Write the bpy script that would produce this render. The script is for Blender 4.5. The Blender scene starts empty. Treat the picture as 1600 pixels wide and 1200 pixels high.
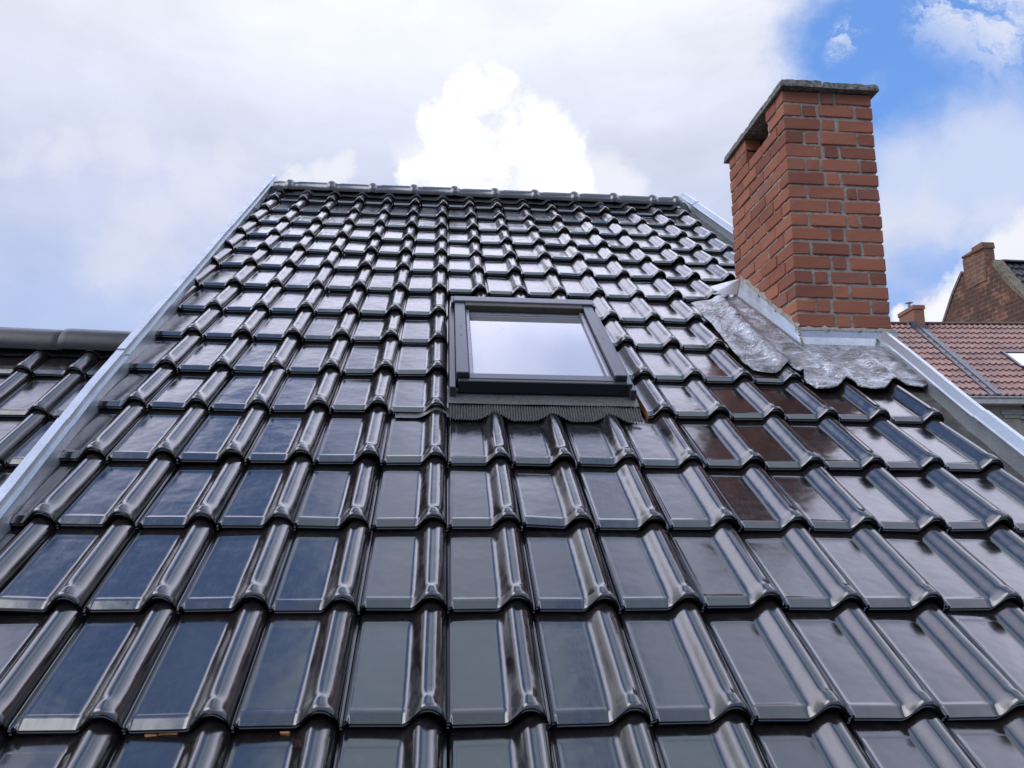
import bpy, math, random
import numpy as np
from mathutils import Vector, Matrix, noise as mnoise

random.seed(7)
rng = np.random.default_rng(11)
scene = bpy.context.scene
COL = scene.collection

# ------------------------------------------------------------------ frames
W = 0.22                                   # one tile width in metres
PITCH = math.radians(35.0)
cP, sP = math.cos(PITCH), math.sin(PITCH)
Z0 = 6.0

def rp(u, v, h=0.0):
    """main roof coordinates (tile widths across, up the slope, off the slope) -> world"""
    return (u * W, (v * cP - h * sP) * W, (v * sP + h * cP) * W + Z0)

def rpa(a):
    a = np.asarray(a, float)
    return np.stack([a[..., 0] * W, (a[..., 1] * cP - a[..., 2] * sP) * W,
                     (a[..., 1] * sP + a[..., 2] * cP) * W + Z0], -1)

def nz(x, y, z=0.0):
    return mnoise.noise(Vector((x, y, z)))

# ------------------------------------------------------------------ object helpers
def origin_of(o):
    v = Vector((0, 0, 0))
    while o is not None:
        v += o.location
        o = o.parent
    return v

def thing(name, label, cat, loc=(0, 0, 0), group=None):
    o = bpy.data.objects.new(name, None)
    COL.objects.link(o)
    o.location = loc
    o['label'] = label
    o['category'] = cat
    if group:
        o['group'] = group
    return o

class Geo:
    """collects world-space geometry with material slots and builds ONE mesh object"""
    def __init__(self):
        self.v = []
        self.f = []
        self.m = []
        self.s = []
        self.n = 0

    def add(self, verts, faces, mat=0, smooth=False):
        verts = np.asarray(verts, float).reshape(-1, 3)
        self.v.append(verts)
        for f in faces:
            self.f.append([i + self.n for i in f])
            self.m.append(mat)
            self.s.append(smooth)
        self.n += len(verts)

    def grid(self, P, mat=0, smooth=True, flip=False):
        P = np.asarray(P, float)
        r, c = P.shape[:2]
        fs = []
        for i in range(r - 1):
            for j in range(c - 1):
                q = [i * c + j, i * c + j + 1, (i + 1) * c + j + 1, (i + 1) * c + j]
                fs.append(q[::-1] if flip else q)
        self.add(P.reshape(-1, 3), fs, mat, smooth)

    def box(self, lo, hi, mat=0, tf=None, bev=0.0, jit=0.0):
        x0, y0, z0 = lo
        x1, y1, z1 = hi
        if bev <= 0:
            vs = [(x0, y0, z0), (x1, y0, z0), (x1, y1, z0), (x0, y1, z0), (x0, y0, z1), (x1, y0, z1), (x1, y1, z1), (x0, y1, z1)]
            fs = [(0, 3, 2, 1), (4, 5, 6, 7), (0, 1, 5, 4), (1, 2, 6, 5), (2, 3, 7, 6), (3, 0, 4, 7)]
        else:
            b = min(bev, (x1 - x0) * .45, (y1 - y0) * .45, (z1 - z0) * .45)
            vs = []
            idx = {}
            for i, sx in enumerate((0, 1)):
                for j, sy in enumerate((0, 1)):
                    for k, sz in enumerate((0, 1)):
                        X, Y, Z = (x0, x1)[sx], (y0, y1)[sy], (z0, z1)[sz]
                        dx, dy, dz = (b, -b)[sx], (b, -b)[sy], (b, -b)[sz]
                        idx[(sx, sy, sz)] = len(vs)
                        jx, jy, jz = [random.uniform(-jit, jit) for _ in range(3)]
                        vs += [(X + jx, Y + dy + jy, Z + dz + jz), (X + dx + jx, Y + jy, Z + dz + jz), (X + dx + jx, Y + dy + jy, Z + jz)]
            I = lambda sx, sy, sz, a: idx[(sx, sy, sz)] + a
            fs = []
            for s in (0, 1):
                fs.append([I(s, 0, 0, 0), I(s, 1, 0, 0), I(s, 1, 1, 0), I(s, 0, 1, 0)][::(1 if s else -1)])
                fs.append([I(0, s, 0, 1), I(1, s, 0, 1), I(1, s, 1, 1), I(0, s, 1, 1)][::(-1 if s else 1)])
                fs.append([I(0, 0, s, 2), I(1, 0, s, 2), I(1, 1, s, 2), I(0, 1, s, 2)][::(1 if s else -1)])
            for a in (0, 1):
                for c in (0, 1):
                    fs.append([I(a, c, 0, 0), I(a, c, 1, 0), I(a, c, 1, 1), I(a, c, 0, 1)])
                    fs.append([I(a, 0, c, 0), I(a, 1, c, 0), I(a, 1, c, 2), I(a, 0, c, 2)])
                    fs.append([I(0, a, c, 1), I(1, a, c, 1), I(1, a, c, 2), I(0, a, c, 2)])
            for sx in (0, 1):
                for sy in (0, 1):
                    for sz in (0, 1):
                        fs.append([I(sx, sy, sz, 0), I(sx, sy, sz, 1), I(sx, sy, sz, 2)])
        vs = np.asarray(vs, float)
        if tf is not None:
            vs = np.asarray([tf(*p) for p in vs])
        self.add(vs, fs, mat, False)

    def prism(self, prof, path, mat=0, closed=True, caps=True, smooth=False):
        """prof: list (k) of per-path 3D points -> strip; path is array [n][k][3]"""
        P = np.asarray(path, float)
        n, k = P.shape[:2]
        fs = []
        kk = k if closed else k - 1
        for i in range(n - 1):
            for j in range(kk):
                fs.append((i * k + j, i * k + (j + 1) % k, (i + 1) * k + (j + 1) % k, (i + 1) * k + j))
        if caps and closed:
            fs.append(tuple(range(k))[::-1])
            fs.append(tuple((n - 1) * k + j for j in range(k)))
        self.add(P.reshape(-1, 3), fs, mat, smooth)

    def build(self, name, mats, parent=None, recalc=True):
        o3 = np.array(origin_of(parent)) if parent else np.zeros(3)
        V = np.concatenate(self.v) - o3
        me = bpy.data.meshes.new(name)
        me.from_pydata(V.tolist(), [], self.f)
        me.polygons.foreach_set('material_index', self.m)
        me.polygons.foreach_set('use_smooth', self.s)
        if not isinstance(mats, (list, tuple)):
            mats = [mats]
        for m in mats:
            me.materials.append(m)
        me.update()
        if recalc:
            import bmesh
            bm = bmesh.new()
            bm.from_mesh(me)
            bmesh.ops.recalc_face_normals(bm, faces=bm.faces)
            bm.to_mesh(me)
            bm.free()
        o = bpy.data.objects.new(name, me)
        COL.objects.link(o)
        o.parent = parent
        return o

# ------------------------------------------------------------------ node helpers
class NT:
    def __init__(self, tree):
        self.t = tree

    def n(self, typ, **kw):
        nd = self.t.nodes.new(typ)
        for k, v in kw.items():
            setattr(nd, k, v)
        return nd

    def link(self, a, b):
        self.t.links.new(a, b)

    def _in(self, sock, v):
        if isinstance(v, bpy.types.NodeSocket):
            self.link(v, sock)
        elif v is not None:
            sock.default_value = v

    def math(self, op, a, b=None, c=None, clamp=False):
        nd = self.n('ShaderNodeMath', operation=op, use_clamp=clamp)
        for i, x in enumerate((a, b, c)):
            if x is not None:
                self._in(nd.inputs[i], x)
        return nd.outputs[0]

    def vmath(self, op, a, b=None, scale=None):
        nd = self.n('ShaderNodeVectorMath', operation=op)
        self._in(nd.inputs[0], a)
        if b is not None:
            self._in(nd.inputs[1], b)
        if scale is not None:
            self._in(nd.inputs['Scale'], scale)
        return nd.outputs['Value'] if op in ('DOT_PRODUCT', 'LENGTH', 'DISTANCE') else nd.outputs[0]

    def noise(self, vec, scale, detail=4, rough=.5, dist=0.0, color=False):
        nd = self.n('ShaderNodeTexNoise')
        if vec is not None:
            self.link(vec, nd.inputs['Vector'])
        self._in(nd.inputs['Scale'], scale)
        nd.inputs['Detail'].default_value = detail
        nd.inputs['Roughness'].default_value = rough
        nd.inputs['Distortion'].default_value = dist
        return nd.outputs['Color' if color else 'Fac']

    def voro(self, vec, scale, feature='F1', out='Distance'):
        nd = self.n('ShaderNodeTexVoronoi', feature=feature)
        if vec is not None:
            self.link(vec, nd.inputs['Vector'])
        nd.inputs['Scale'].default_value = scale
        return nd.outputs[out]

    def ss(self, x, a, b, lo=0.0, hi=1.0):
        nd = self.n('ShaderNodeMapRange', interpolation_type='SMOOTHSTEP')
        self._in(nd.inputs['Value'], x)
        nd.inputs['From Min'].default_value = a
        nd.inputs['From Max'].default_value = b
        nd.inputs['To Min'].default_value = lo
        nd.inputs['To Max'].default_value = hi
        return nd.outputs['Result']

    def lin(self, x, a, b, lo=0.0, hi=1.0):
        nd = self.n('ShaderNodeMapRange')
        self._in(nd.inputs['Value'], x)
        nd.inputs['From Min'].default_value = a
        nd.inputs['From Max'].default_value = b
        nd.inputs['To Min'].default_value = lo
        nd.inputs['To Max'].default_value = hi
        return nd.outputs['Result']

    def mix(self, f, a, b, mode='MIX'):
        nd = self.n('ShaderNodeMix', data_type='RGBA', blend_type=mode, clamp_factor=True)
        self._in(nd.inputs[0], f)
        for i, x in ((6, a), (7, b)):
            if isinstance(x, (tuple, list)):
                x = tuple(x) + ((1,) if len(x) == 3 else ())
            self._in(nd.inputs[i], x)
        return nd.outputs[2]

    def ramp(self, x, stops, interp='LINEAR'):
        nd = self.n('ShaderNodeValToRGB')
        cr = nd.color_ramp
        cr.interpolation = interp
        while len(cr.elements) < len(stops):
            cr.elements.new(0.5)
        for e, (p, c) in zip(cr.elements, stops):
            e.position = p
            e.color = tuple(c) + (1,)
        self._in(nd.inputs[0], x)
        return nd.outputs[0]

    def bump(self, h, strength, dist, normal=None):
        nd = self.n('ShaderNodeBump')
        self._in(nd.inputs['Strength'], strength)
        nd.inputs['Distance'].default_value = dist
        self._in(nd.inputs['Height'], h)
        if normal is not None:
            self.link(normal, nd.inputs['Normal'])
        return nd.outputs[0]

def material(name):
    m = bpy.data.materials.new(name)
    m.use_nodes = True
    nt = NT(m.node_tree)
    b = m.node_tree.nodes['Principled BSDF']
    tc = nt.n('ShaderNodeTexCoord').outputs['Object']
    isl = nt.n('ShaderNodeNewGeometry').outputs['Random Per Island']
    return m, nt, b, tc, isl

def setp(nt, b, **kw):
    names = dict(color='Base Color', rough='Roughness', metal='Metallic', ior='IOR', normal='Normal', coat='Coat Weight',
                 coat_rough='Coat Roughness', spec='Specular IOR Level')
    for k, v in kw.items():
        s = b.inputs[names[k]]
        if isinstance(v, (tuple, list)) and len(v) == 3:
            v = tuple(v) + (1,)
        nt._in(s, v)

# ------------------------------------------------------------------ materials
def m_glaze(name, base=(.011, .0095, .0098), base2=(.016, .013, .0125), ior=2.1, r0=.095, r1=.175):
    m, nt, b, tc, isl = material(name)
    wob = nt.noise(tc, 9.0, 2, .5)
    fine = nt.noise(tc, 420.0, 2, .5)
    dust = nt.noise(tc, 34.0, 4, .7)
    speck = nt.ss(nt.voro(tc, 95.0), .035, .015)
    spm = nt.math('MULTIPLY', speck, nt.ss(nt.noise(tc, 21.0, 2), .62, .7))
    col = nt.mix(isl, base, base2)
    col = nt.mix(nt.math('MULTIPLY', nt.ss(dust, .50, .78), .26), col, (.09, .085, .08))
    col = nt.mix(nt.math('MULTIPLY', spm, .8), col, (.4, .39, .36))
    mp = nt.n('ShaderNodeMapping')
    nt.link(tc, mp.inputs[0])
    mp.inputs['Scale'].default_value = (60, 6, 6)
    streak = nt.noise(mp.outputs[0], 4.0, 2, .6)
    rg = nt.lin(dust, .3, .75, r0, r1)
    rg = nt.math('ADD', rg, nt.math('MULTIPLY', isl, .035))
    rg = nt.math('ADD', rg, nt.lin(streak, .35, .75, -.015, .05))
    nrm = nt.bump(wob, .5, .004)
    nrm = nt.bump(nt.math('ADD', nt.math('MULTIPLY', fine, .6), nt.math('MULTIPLY', dust, .5)), .06, .0012, nrm)
    setp(nt, b, color=col, rough=rg, ior=ior, normal=nrm)
    return m

M_TILE = m_glaze('glazed_tile')
M_TILE2 = m_glaze('glazed_tile_brown', (.016, .0125, .0125), (.021, .016, .015), 2.0, .10, .18)
M_RIDGE = m_glaze('glazed_ridge', (.012, .0115, .012), (.02, .018, .018), 2.1, .15, .28)
M_RIDGE2 = m_glaze('glazed_ridge_brown', (.014, .0115, .012), (.018, .014, .014), 1.5, .3, .4)

def m_plain(name, color, rough, metal=0.0, nscale=30.0, var=.25, bump=.2, bdist=.002, ior=1.5):
    m, nt, b, tc, isl = material(name)
    f = nt.noise(tc, nscale, 6, .6)
    c2 = tuple(x * (1 - var) for x in color)
    c3 = tuple(min(1, x * (1 + var)) for x in color)
    setp(nt, b, color=nt.mix(nt.ss(f, .3, .7), c2, c3), rough=nt.lin(f, .3, .7, rough * .85, min(1, rough * 1.15)), metal=metal, ior=ior,
         normal=nt.bump(f, bump, bdist))
    return m

M_DECK = m_plain('roof_underlay', (.012, .011, .011), .8)
M_TERRA = m_plain('broken_clay', (.55, .24, .10), .85, 0, 60)
M_STRIP = m_plain('ridge_roll', (.016, .016, .018), .55, 0, 50, .3, .3)
M_FRAME = m_plain('frame_paint', (.10, .10, .118), .32, .6, 40, .1, .03, .0005)
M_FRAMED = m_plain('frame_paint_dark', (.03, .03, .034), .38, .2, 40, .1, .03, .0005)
M_SASH = m_plain('sash_paint', (.3, .3, .33), .3, .5, 40, .1, .03, .0005)
M_WOOD = m_plain('sash_underside', (.05, .038, .025), .6)
M_APRON = m_plain('pleated_apron', (.14, .132, .13), .42, .2, 90, .3, .15, .0006)
M_GROUND = m_plain('asphalt', (.06, .06, .058), .9, 0, 3)
M_RENDER = m_plain('beige_render', (.42, .38, .3), .9, 0, 6, .15)
M_STONE = m_plain('pale_stone', (.45, .43, .38), .85, 0, 12, .15)
M_WHITE = m_plain('white_board', (.55, .54, .5), .6, 0, 9, .12)
M_DARKGUT = m_plain('dark_gutter', (.06, .06, .065), .5)
M_SOOT = m_plain('soot', (.008, .007, .006), .95)
M_COPING = m_plain('stone_coping', (.2, .17, .12), .95, 0, 8, .4, .6, .02)
M_FARTILE = m_plain('dark_far_tile', (.035, .03, .03), .45, 0, 5, .3)
M_STEEL = m_plain('steel', (.4, .4, .4), .4, .8)
M_GREYLEAD = m_plain('grey_flashing', (.16, .17, .185), .45, .4, 4, .2, .2)

def m_zinc():
    m, nt, b, tc, isl = material('galvanised_zinc')
    v = nt.n('ShaderNodeTexVoronoi')
    nt.link(tc, v.inputs['Vector'])
    v.inputs['Scale'].default_value = 210
    sp = nt.n('ShaderNodeSeparateColor')
    nt.link(v.outputs['Color'], sp.inputs[0])
    big = nt.noise(tc, 7.0, 6, .65)
    f = nt.math('ADD', nt.math('MULTIPLY', sp.outputs[0], .22), nt.math('MULTIPLY', big, .83))
    col = nt.ramp(f, [(.2, (.40, .43, .46)), (.55, (.54, .58, .61)), (.85, (.68, .72, .74))])
    dirt = nt.ss(nt.noise(tc, 3.0, 6, .7), .58, .75)
    col = nt.mix(nt.math('MULTIPLY', dirt, .5), col, (.28, .25, .21))
    setp(nt, b, color=col, metal=.62, rough=nt.lin(f, .2, .9, .44, .26), normal=nt.bump(big, .25, .004))
    return m
M_ZINC = m_zinc()

def m_lead():
    m, nt, b, tc, isl = material('dressed_lead')
    n1 = nt.noise(tc, 7.0, 5, .6, 1.8)
    n2 = nt.noise(tc, 17.0, 4, .6, 2.2)
    mp = nt.n('ShaderNodeMapping')
    nt.link(tc, mp.inputs[0])
    mp.inputs['Scale'].default_value = (3, 22, 10)
    mp.inputs['Rotation'].default_value = (.3, .5, .6)
    scr = nt.noise(mp.outputs[0], 2.0, 6, .7, 1.5)
    col = nt.ramp(n1, [(.32, (.16, .15, .15)), (.46, (.36, .355, .36)), (.56, (.50, .50, .52)), (.68, (.76, .77, .80))])
    col = nt.mix(nt.math('MULTIPLY', nt.ss(scr, .56, .61), .7), col, (.85, .86, .88))
    col = nt.mix(nt.math('MULTIPLY', nt.ss(n2, .55, .68), .65), col, (.15, .115, .09))
    n3 = nt.noise(tc, 85.0, 4, .6, 1.0)
    rid = nt.math('ABSOLUTE', nt.math('SUBTRACT', nt.noise(tc, 12.0, 3, .55, 2.6), .5))
    hgt = nt.math('ADD', nt.math('ADD', nt.math('MULTIPLY', n1, .9), nt.math('MULTIPLY', n2, .22)), nt.math('ADD', nt.math('MULTIPLY', n3, .03), nt.math('MULTIPLY', rid, 1.6)))
    setp(nt, b, color=col, metal=.6, rough=nt.lin(n2, .3, .7, .44, .28), normal=nt.bump(hgt, .75, .014))
    return m
M_LEAD = m_lead()

def m_brick(name, cols, stain=.35):
    m, nt, b, tc, isl = material(name)
    c = nt.ramp(isl, [(0, cols[0]), (.45, cols[1]), (.8, cols[2]), (1, cols[3])])
    n1 = nt.noise(tc, 22.0, 8, .7)
    n2 = nt.noise(tc, 140.0, 4, .6)
    n3 = nt.noise(tc, 5.0, 5, .6)
    c = nt.mix(nt.math('MULTIPLY', nt.ss(n1, .52, .78), stain * .6), c, (.18, .075, .05))
    c = nt.mix(nt.math('MULTIPLY', nt.ss(n1, .38, .25), .4), c, (.52, .26, .18))
    c = nt.mix(nt.math('MULTIPLY', nt.ss(n3, .62, .75), .25), c, (.45, .36, .3))
    c = nt.mix(nt.math('MULTIPLY', nt.ss(nt.noise(tc, 75.0, 3, .7), .66, .72), .5), c, (.12, .06, .045))
    c = nt.mix(nt.math('MULTIPLY', nt.ss(nt.noise(tc, 55.0, 5, .75), .68, .76), .35), c, (.50, .40, .33))
    h = nt.math('ADD', n1, nt.math('MULTIPLY', n2, .5))
    setp(nt, b, color=c, rough=.9, normal=nt.bump(h, .7, .006))
    return m
M_BRICK = m_brick('red_brick', [(.28, .10, .062), (.39, .14, .08), (.47, .175, .095), (.33, .135, .092)])

def m_mortar():
    m, nt, b, tc, isl = material('mortar')
    n1 = nt.noise(tc, 60.0, 8, .75)
    n2 = nt.noise(tc, 9.0, 5, .6)
    c = nt.ramp(n1, [(.3, (.24, .215, .17)), (.52, (.48, .44, .37)), (.75, (.62, .585, .51))])
    c = nt.mix(nt.math('MULTIPLY', nt.ss(n2, .5, .7), .5), c, (.12, .105, .08))
    setp(nt, b, color=c, rough=.95, normal=nt.bump(n1, .9, .01))
    return m
M_MORTAR = m_mortar()

def m_concrete():
    m, nt, b, tc, isl = material('lichened_concrete')
    n1 = nt.noise(tc, 45.0, 8, .8)
    n2 = nt.noise(tc, 14.0, 5, .6)
    c = nt.ramp(n1, [(.34, (.035, .034, .03)), (.45, (.15, .145, .125)), (.54, (.33, .32, .28)), (.75, (.48, .47, .42))])
    c = nt.mix(nt.math('MULTIPLY', nt.ss(n2, .52, .68), .6), c, (.07, .068, .06))
    setp(nt, b, color=c, rough=.95, normal=nt.bump(n1, 1.0, .012))
    return m
M_CONC = m_concrete()

def m_brickwall(name, c1, c2, mort, soot=.0, scale=1.0):
    """brick courses laid out in wall coordinates (object space, flat walls facing -x or -y)"""
    m, nt, b, tc, isl = material(name)
    sep = nt.n('ShaderNodeSeparateXYZ')
    nt.link(tc, sep.inputs[0])
    cmb = nt.n('ShaderNodeCombineXYZ')
    nt.link(nt.math('ADD', sep.outputs[0], sep.outputs[1]), cmb.inputs[0])
    nt.link(sep.outputs[2], cmb.inputs[1])
    br = nt.n('ShaderNodeTexBrick')
    nt.link(cmb.outputs[0], br.inputs['Vector'])
    br.inputs['Color1'].default_value = c1 + (1,)
    br.inputs['Color2'].default_value = c2 + (1,)
    br.inputs['Mortar'].default_value = mort + (1,)
    br.inputs['Scale'].default_value = 1.0
    br.inputs['Brick Width'].default_value = .2 * scale
    br.inputs['Row Height'].default_value = .075 * scale
    br.inputs['Mortar Size'].default_value = .011 * scale
    br.inputs['Bias'].default_value = -.1
    c = br.outputs['Color']
    n1 = nt.noise(tc, 2.2, 7, .75)
    n2 = nt.noise(tc, 14.0, 4, .7)
    if soot > 0:
        c = nt.mix(nt.math('MULTIPLY', nt.ss(n1, .36, .52), soot), c, (.045, .033, .025))
        c = nt.mix(nt.math('MULTIPLY', nt.ss(n2, .52, .7), soot * .75), c, (.05, .038, .028))
        c = nt.mix(nt.math('MULTIPLY', nt.ss(nt.noise(tc, 22.0, 3, .7), .6, .72), .5), c, (.34, .3, .24))
    setp(nt, b, color=c, rough=.93, normal=nt.bump(br.outputs['Fac'], -.6, .012))
    return m
M_WALL = m_brickwall('house_brick', (.33, .12, .08), (.26, .09, .06), (.3, .28, .24))
M_GABLE = m_brickwall('old_brick', (.36, .12, .055), (.20, .075, .045), (.30, .25, .19), .68, 2.2)
M_OLDSTACK = m_brickwall('old_stack_brick', (.36, .15, .085), (.26, .11, .07), (.30, .25, .19), .35, 2.2)
M_SMALLCH = m_brickwall('small_stack_brick', (.36, .15, .09), (.32, .13, .08), (.3, .2, .15), 0)

def m_redtile():
    m, nt, b, tc, isl = material('red_concrete_tile')
    c = nt.ramp(isl, [(0, (.29, .18, .16)), (.3, (.37, .23, .20)), (.6, (.40, .245, .205)), (.85, (.44, .25, .195)), (1, (.32, .215, .195))])
    n1 = nt.noise(tc, 3.0, 6, .7)
    c = nt.mix(nt.math('MULTIPLY', nt.ss(n1, .5, .8), .4), c, (.15, .09, .08))
    setp(nt, b, color=c, rough=.6, normal=nt.bump(nt.noise(tc, 60., 3), .2, .003))
    return m
M_RED = m_redtile()

def m_glass(name, ior=3.1):
    m, nt, b, tc, isl = material(name)
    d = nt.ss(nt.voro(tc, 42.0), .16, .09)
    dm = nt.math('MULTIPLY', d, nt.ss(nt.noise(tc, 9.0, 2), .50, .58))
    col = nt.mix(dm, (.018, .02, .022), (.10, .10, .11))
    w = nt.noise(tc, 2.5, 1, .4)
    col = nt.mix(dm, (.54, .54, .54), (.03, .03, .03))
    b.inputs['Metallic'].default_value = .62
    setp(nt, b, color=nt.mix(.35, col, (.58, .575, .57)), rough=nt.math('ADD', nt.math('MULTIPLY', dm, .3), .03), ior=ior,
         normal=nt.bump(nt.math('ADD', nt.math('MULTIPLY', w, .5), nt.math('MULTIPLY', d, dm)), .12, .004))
    return m
M_GLASS = m_glass('skylight_glass')

# ------------------------------------------------------------------ roof tiles
VROW = [0.0, 1.699, 3.374, 5.104, 6.875, 8.525, 10.262, 11.957, 13.761, 15.589, 17.247, 18.897, 20.634, 22.403, 24.119, 25.86]
ROWV = {j: v for j, v in enumerate(VROW)}
for k in range(1, 6):
    ROWV[-k] = -1.71 * k
TILT = 0.126

def sst(a, b, x):
    t = np.clip((x - a) / (b - a), 0, 1)
    return t * t * (3 - 2 * t)

def prof(x, y, nose=1.0):
    nar = sst(0.0, .17, y) * nose + (1 - nose)
    l0 = .548 + .010 * nar
    l1 = .755
    H = .160 - .018 * nar
    t = np.clip((x - l0) / (l1 - l0), 0, 1)
    up = t * t * (3 - 2 * t)
    t2 = np.clip((x - .815) / .158, 0, 1)
    dn = np.sqrt(np.clip(1 - t2 ** 2, 0, 1))
    crown = .018 * np.exp(-((x - .80) / .085) ** 2)
    h = (H + crown) * up * dn - .035 * (1 - dn)
    h -= .03 * np.clip(1 - y / .03, 0, 1) ** 2 * up
    h += nose * .012 * np.exp(-((x - .795) / .06) ** 2 - ((y - .085) / .035) ** 2)
    rec = sst(.04, .065, x) * sst(.575, .54, x) * sst(.088, .096, y) * sst(.905, .893, y)
    h -= .005 * rec
    h -= .04 * np.clip(1 - y / .075, 0, 1) * (1 - up) * np.clip((x - .03) / .025, 0, 1)
    h -= .020 * np.clip(1 - x / .028, 0, 1)
    return h

XS = np.array([0, .012, .022, .03, .04, .048, .056, .066, .09, .12, .2, .3, .4, .48, .508, .514, .52, .53, .548, .57, .6, .63, .66, .69, .715, .735,
               .755, .78, .8, .82, .84, .865, .89, .915, .935, .952, .965, .972, .975, .985, 1.0])
YS = np.array([0, .006, .016, .03, .045, .06, .075, .079, .083, .09, .1, .115, .14, .18, .26, .4, .55, .7, .84, .89, .897, .905, .92, .98, 1.06])

def tile_field(geo, rows, rowv, cols, place, nose=1.0, skip=None, cutl=None, cutfix=None, tilt=TILT, amp=1.0, mat=0, tmat=1):
    """rows of overlapping glazed tiles; place(array of u,v,h) -> world"""
    nx, ny = len(XS), len(YS)
    quads = np.array([[i * nx + j, i * nx + j + 1, (i + 1) * nx + j + 1, (i + 1) * nx + j] for i in range(ny - 1) for j in range(nx - 1)])
    sk = np.array([[j, ny * 0 + j + nx, j + nx + 1, j + 1] for j in range(nx - 1)])
    for j in rows:
        v0, v1 = rowv[j], rowv[j + 1]
        L = v1 - v0
        for c in cols:
            if skip and skip(c, j):
                continue
            X, Y = np.meshgrid(XS, YS)
            X = X.copy()
            Y = Y.copy()
            cutside = None
            if cutl is not None:
                lim = cutl(v0 + Y * L) - c
                if lim.min() >= 1:
                    continue
                if lim.max() > 0:
                    X = np.maximum(X, np.minimum(lim, 1.0))
            if cutfix:
                cf = cutfix(c, j)
                if cf:
                    X = np.maximum(X, cf[0])
                    Y = np.maximum(Y, cf[1])
                    if cf[0] > 0:
                        cutside = cf[0]
            a, bq, tw, bow = rng.normal(0, 1, 4)
            h = prof(X, Y, nose) - tilt * Y
            h = h + amp * (.010 * a * (X - .5) + .011 * bq * (Y - .5) + .016 * tw * (X - .5) * (Y - .5) + (.006 * bow - .004) * (X - .3) ** 2 * 2
                           + .006 * rng.normal() * ((Y - .5) ** 2)) + rng.normal(0, .004) * amp
            du, dv = rng.normal(0, .008, 2) * amp
            tip = rng.normal(0, .012) * amp
            U = c + X + du
            V = v0 + Y * L + dv + tip * (X - .5)
            P = place(np.stack([U, V, h], -1))
            geo.add(P.reshape(-1, 3), quads.tolist(), mat, True)
            # front edge: a rounded nib line then the dark front face
            top = P[0]
            lo1 = place(np.stack([U[0], V[0] + .012, h[0] - .035], -1))
            lo2 = place(np.stack([U[0], V[0] + .004, h[0] - .042], -1))
            lo3 = place(np.stack([U[0], V[0] + .035, h[0] - .095], -1))
            lo4 = place(np.stack([U[0], V[0] + .25, h[0] - .095], -1))
            S = np.stack([top, lo1, lo2, lo3, lo4])
            geo.grid(S, mat, False, True)
            if cutside is not None:
                ci = 0
                A = P[:, ci]
                B = place(np.stack([U[:, ci], V[:, ci], h[:, ci] - .14], -1))
                geo.grid(np.stack([A, B]), tmat, False)
            elif cutl is not None and lim.max() > 0:
                A = P[:, 0]
                B = place(np.stack([U[:, 0], V[:, 0], h[:, 0] - .09], -1))
                geo.grid(np.stack([A, B]), mat, False)

def left_u(v):
    return np.interp(v, [-9.0, -3.0, 3.8, 6.9, 20.6, 27.5], [-1.02, -1.24, -1.59, -1.81, -2.41, -2.71])

# ------------------------------------------------------------------ the house
HOUSE = thing('tiled_house', 'house in front with glossy black tiled roof, skylight and tall red brick chimney', 'house', (1.3, 4.7, 0))

def skip_main(c, j):
    if c in (4, 5, 6) and j in (4, 5, 6):
        return True
    if c in (11, 12) and j in (6, 7):
        return True
    return False

def cut_main(c, j):
    if c == 7 and j in (4, 5, 6, 7):
        return (.5 if j != 7 else .47, 0)
    if c in (4, 5, 6) and j == 7:
        return (0, .32)
    return None

roof = Geo()
tile_field(roof, range(-5, 15), ROWV, range(-3, 13), rpa, skip=skip_main, cutl=left_u, cutfix=cut_main)
# deck, battens and back slope
lu = [-9.0, -3.0, 3.8, 6.9, 20.6, 26.0]
roof.grid([[rp(left_u(v) - .25, v, -.27) for v in lu], [rp(13.25, v, -.27) for v in lu]], 2, False)
roof.grid([[rp(left_u(v) - .25, v, -.5) for v in lu], [rp(13.25, v, -.5) for v in lu]], 2, False)
RY, RZ = rp(0, 26.0, -.2)[1:]
EY, EZ = rp(0, -9.0, -.35)[1:]
BY = 2 * RY - EY
roof.grid([[(-.56, RY, RZ), (2.95, RY, RZ)], [(-.56, BY, EZ), (2.95, BY, EZ)]], 0, False)
for k in range(4):          # crumbs of clay and mortar caught under the nibs
    j = 0 if k < 7 else random.choice((1, 2, 3, 5))
    c = (1, 1, 1, 2)[k] if k < 7 else random.randrange(0, 12)
    u = c + random.uniform(.12, .52)
    v = ROWV[j] + random.uniform(-.01, .03)
    a, b_ = random.uniform(.02, .07), random.uniform(.01, .02)
    roof.box((u - a, v - b_, -.125), (u + a, v + b_, -.125 + random.uniform(.01, .035)), 1, tf=lambda x, y, z: rp(x, y, z), bev=.006, jit=.006)
roof_o = roof.build('roof', [M_TILE, M_TERRA, M_DECK], HOUSE, recalc=False)

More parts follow.
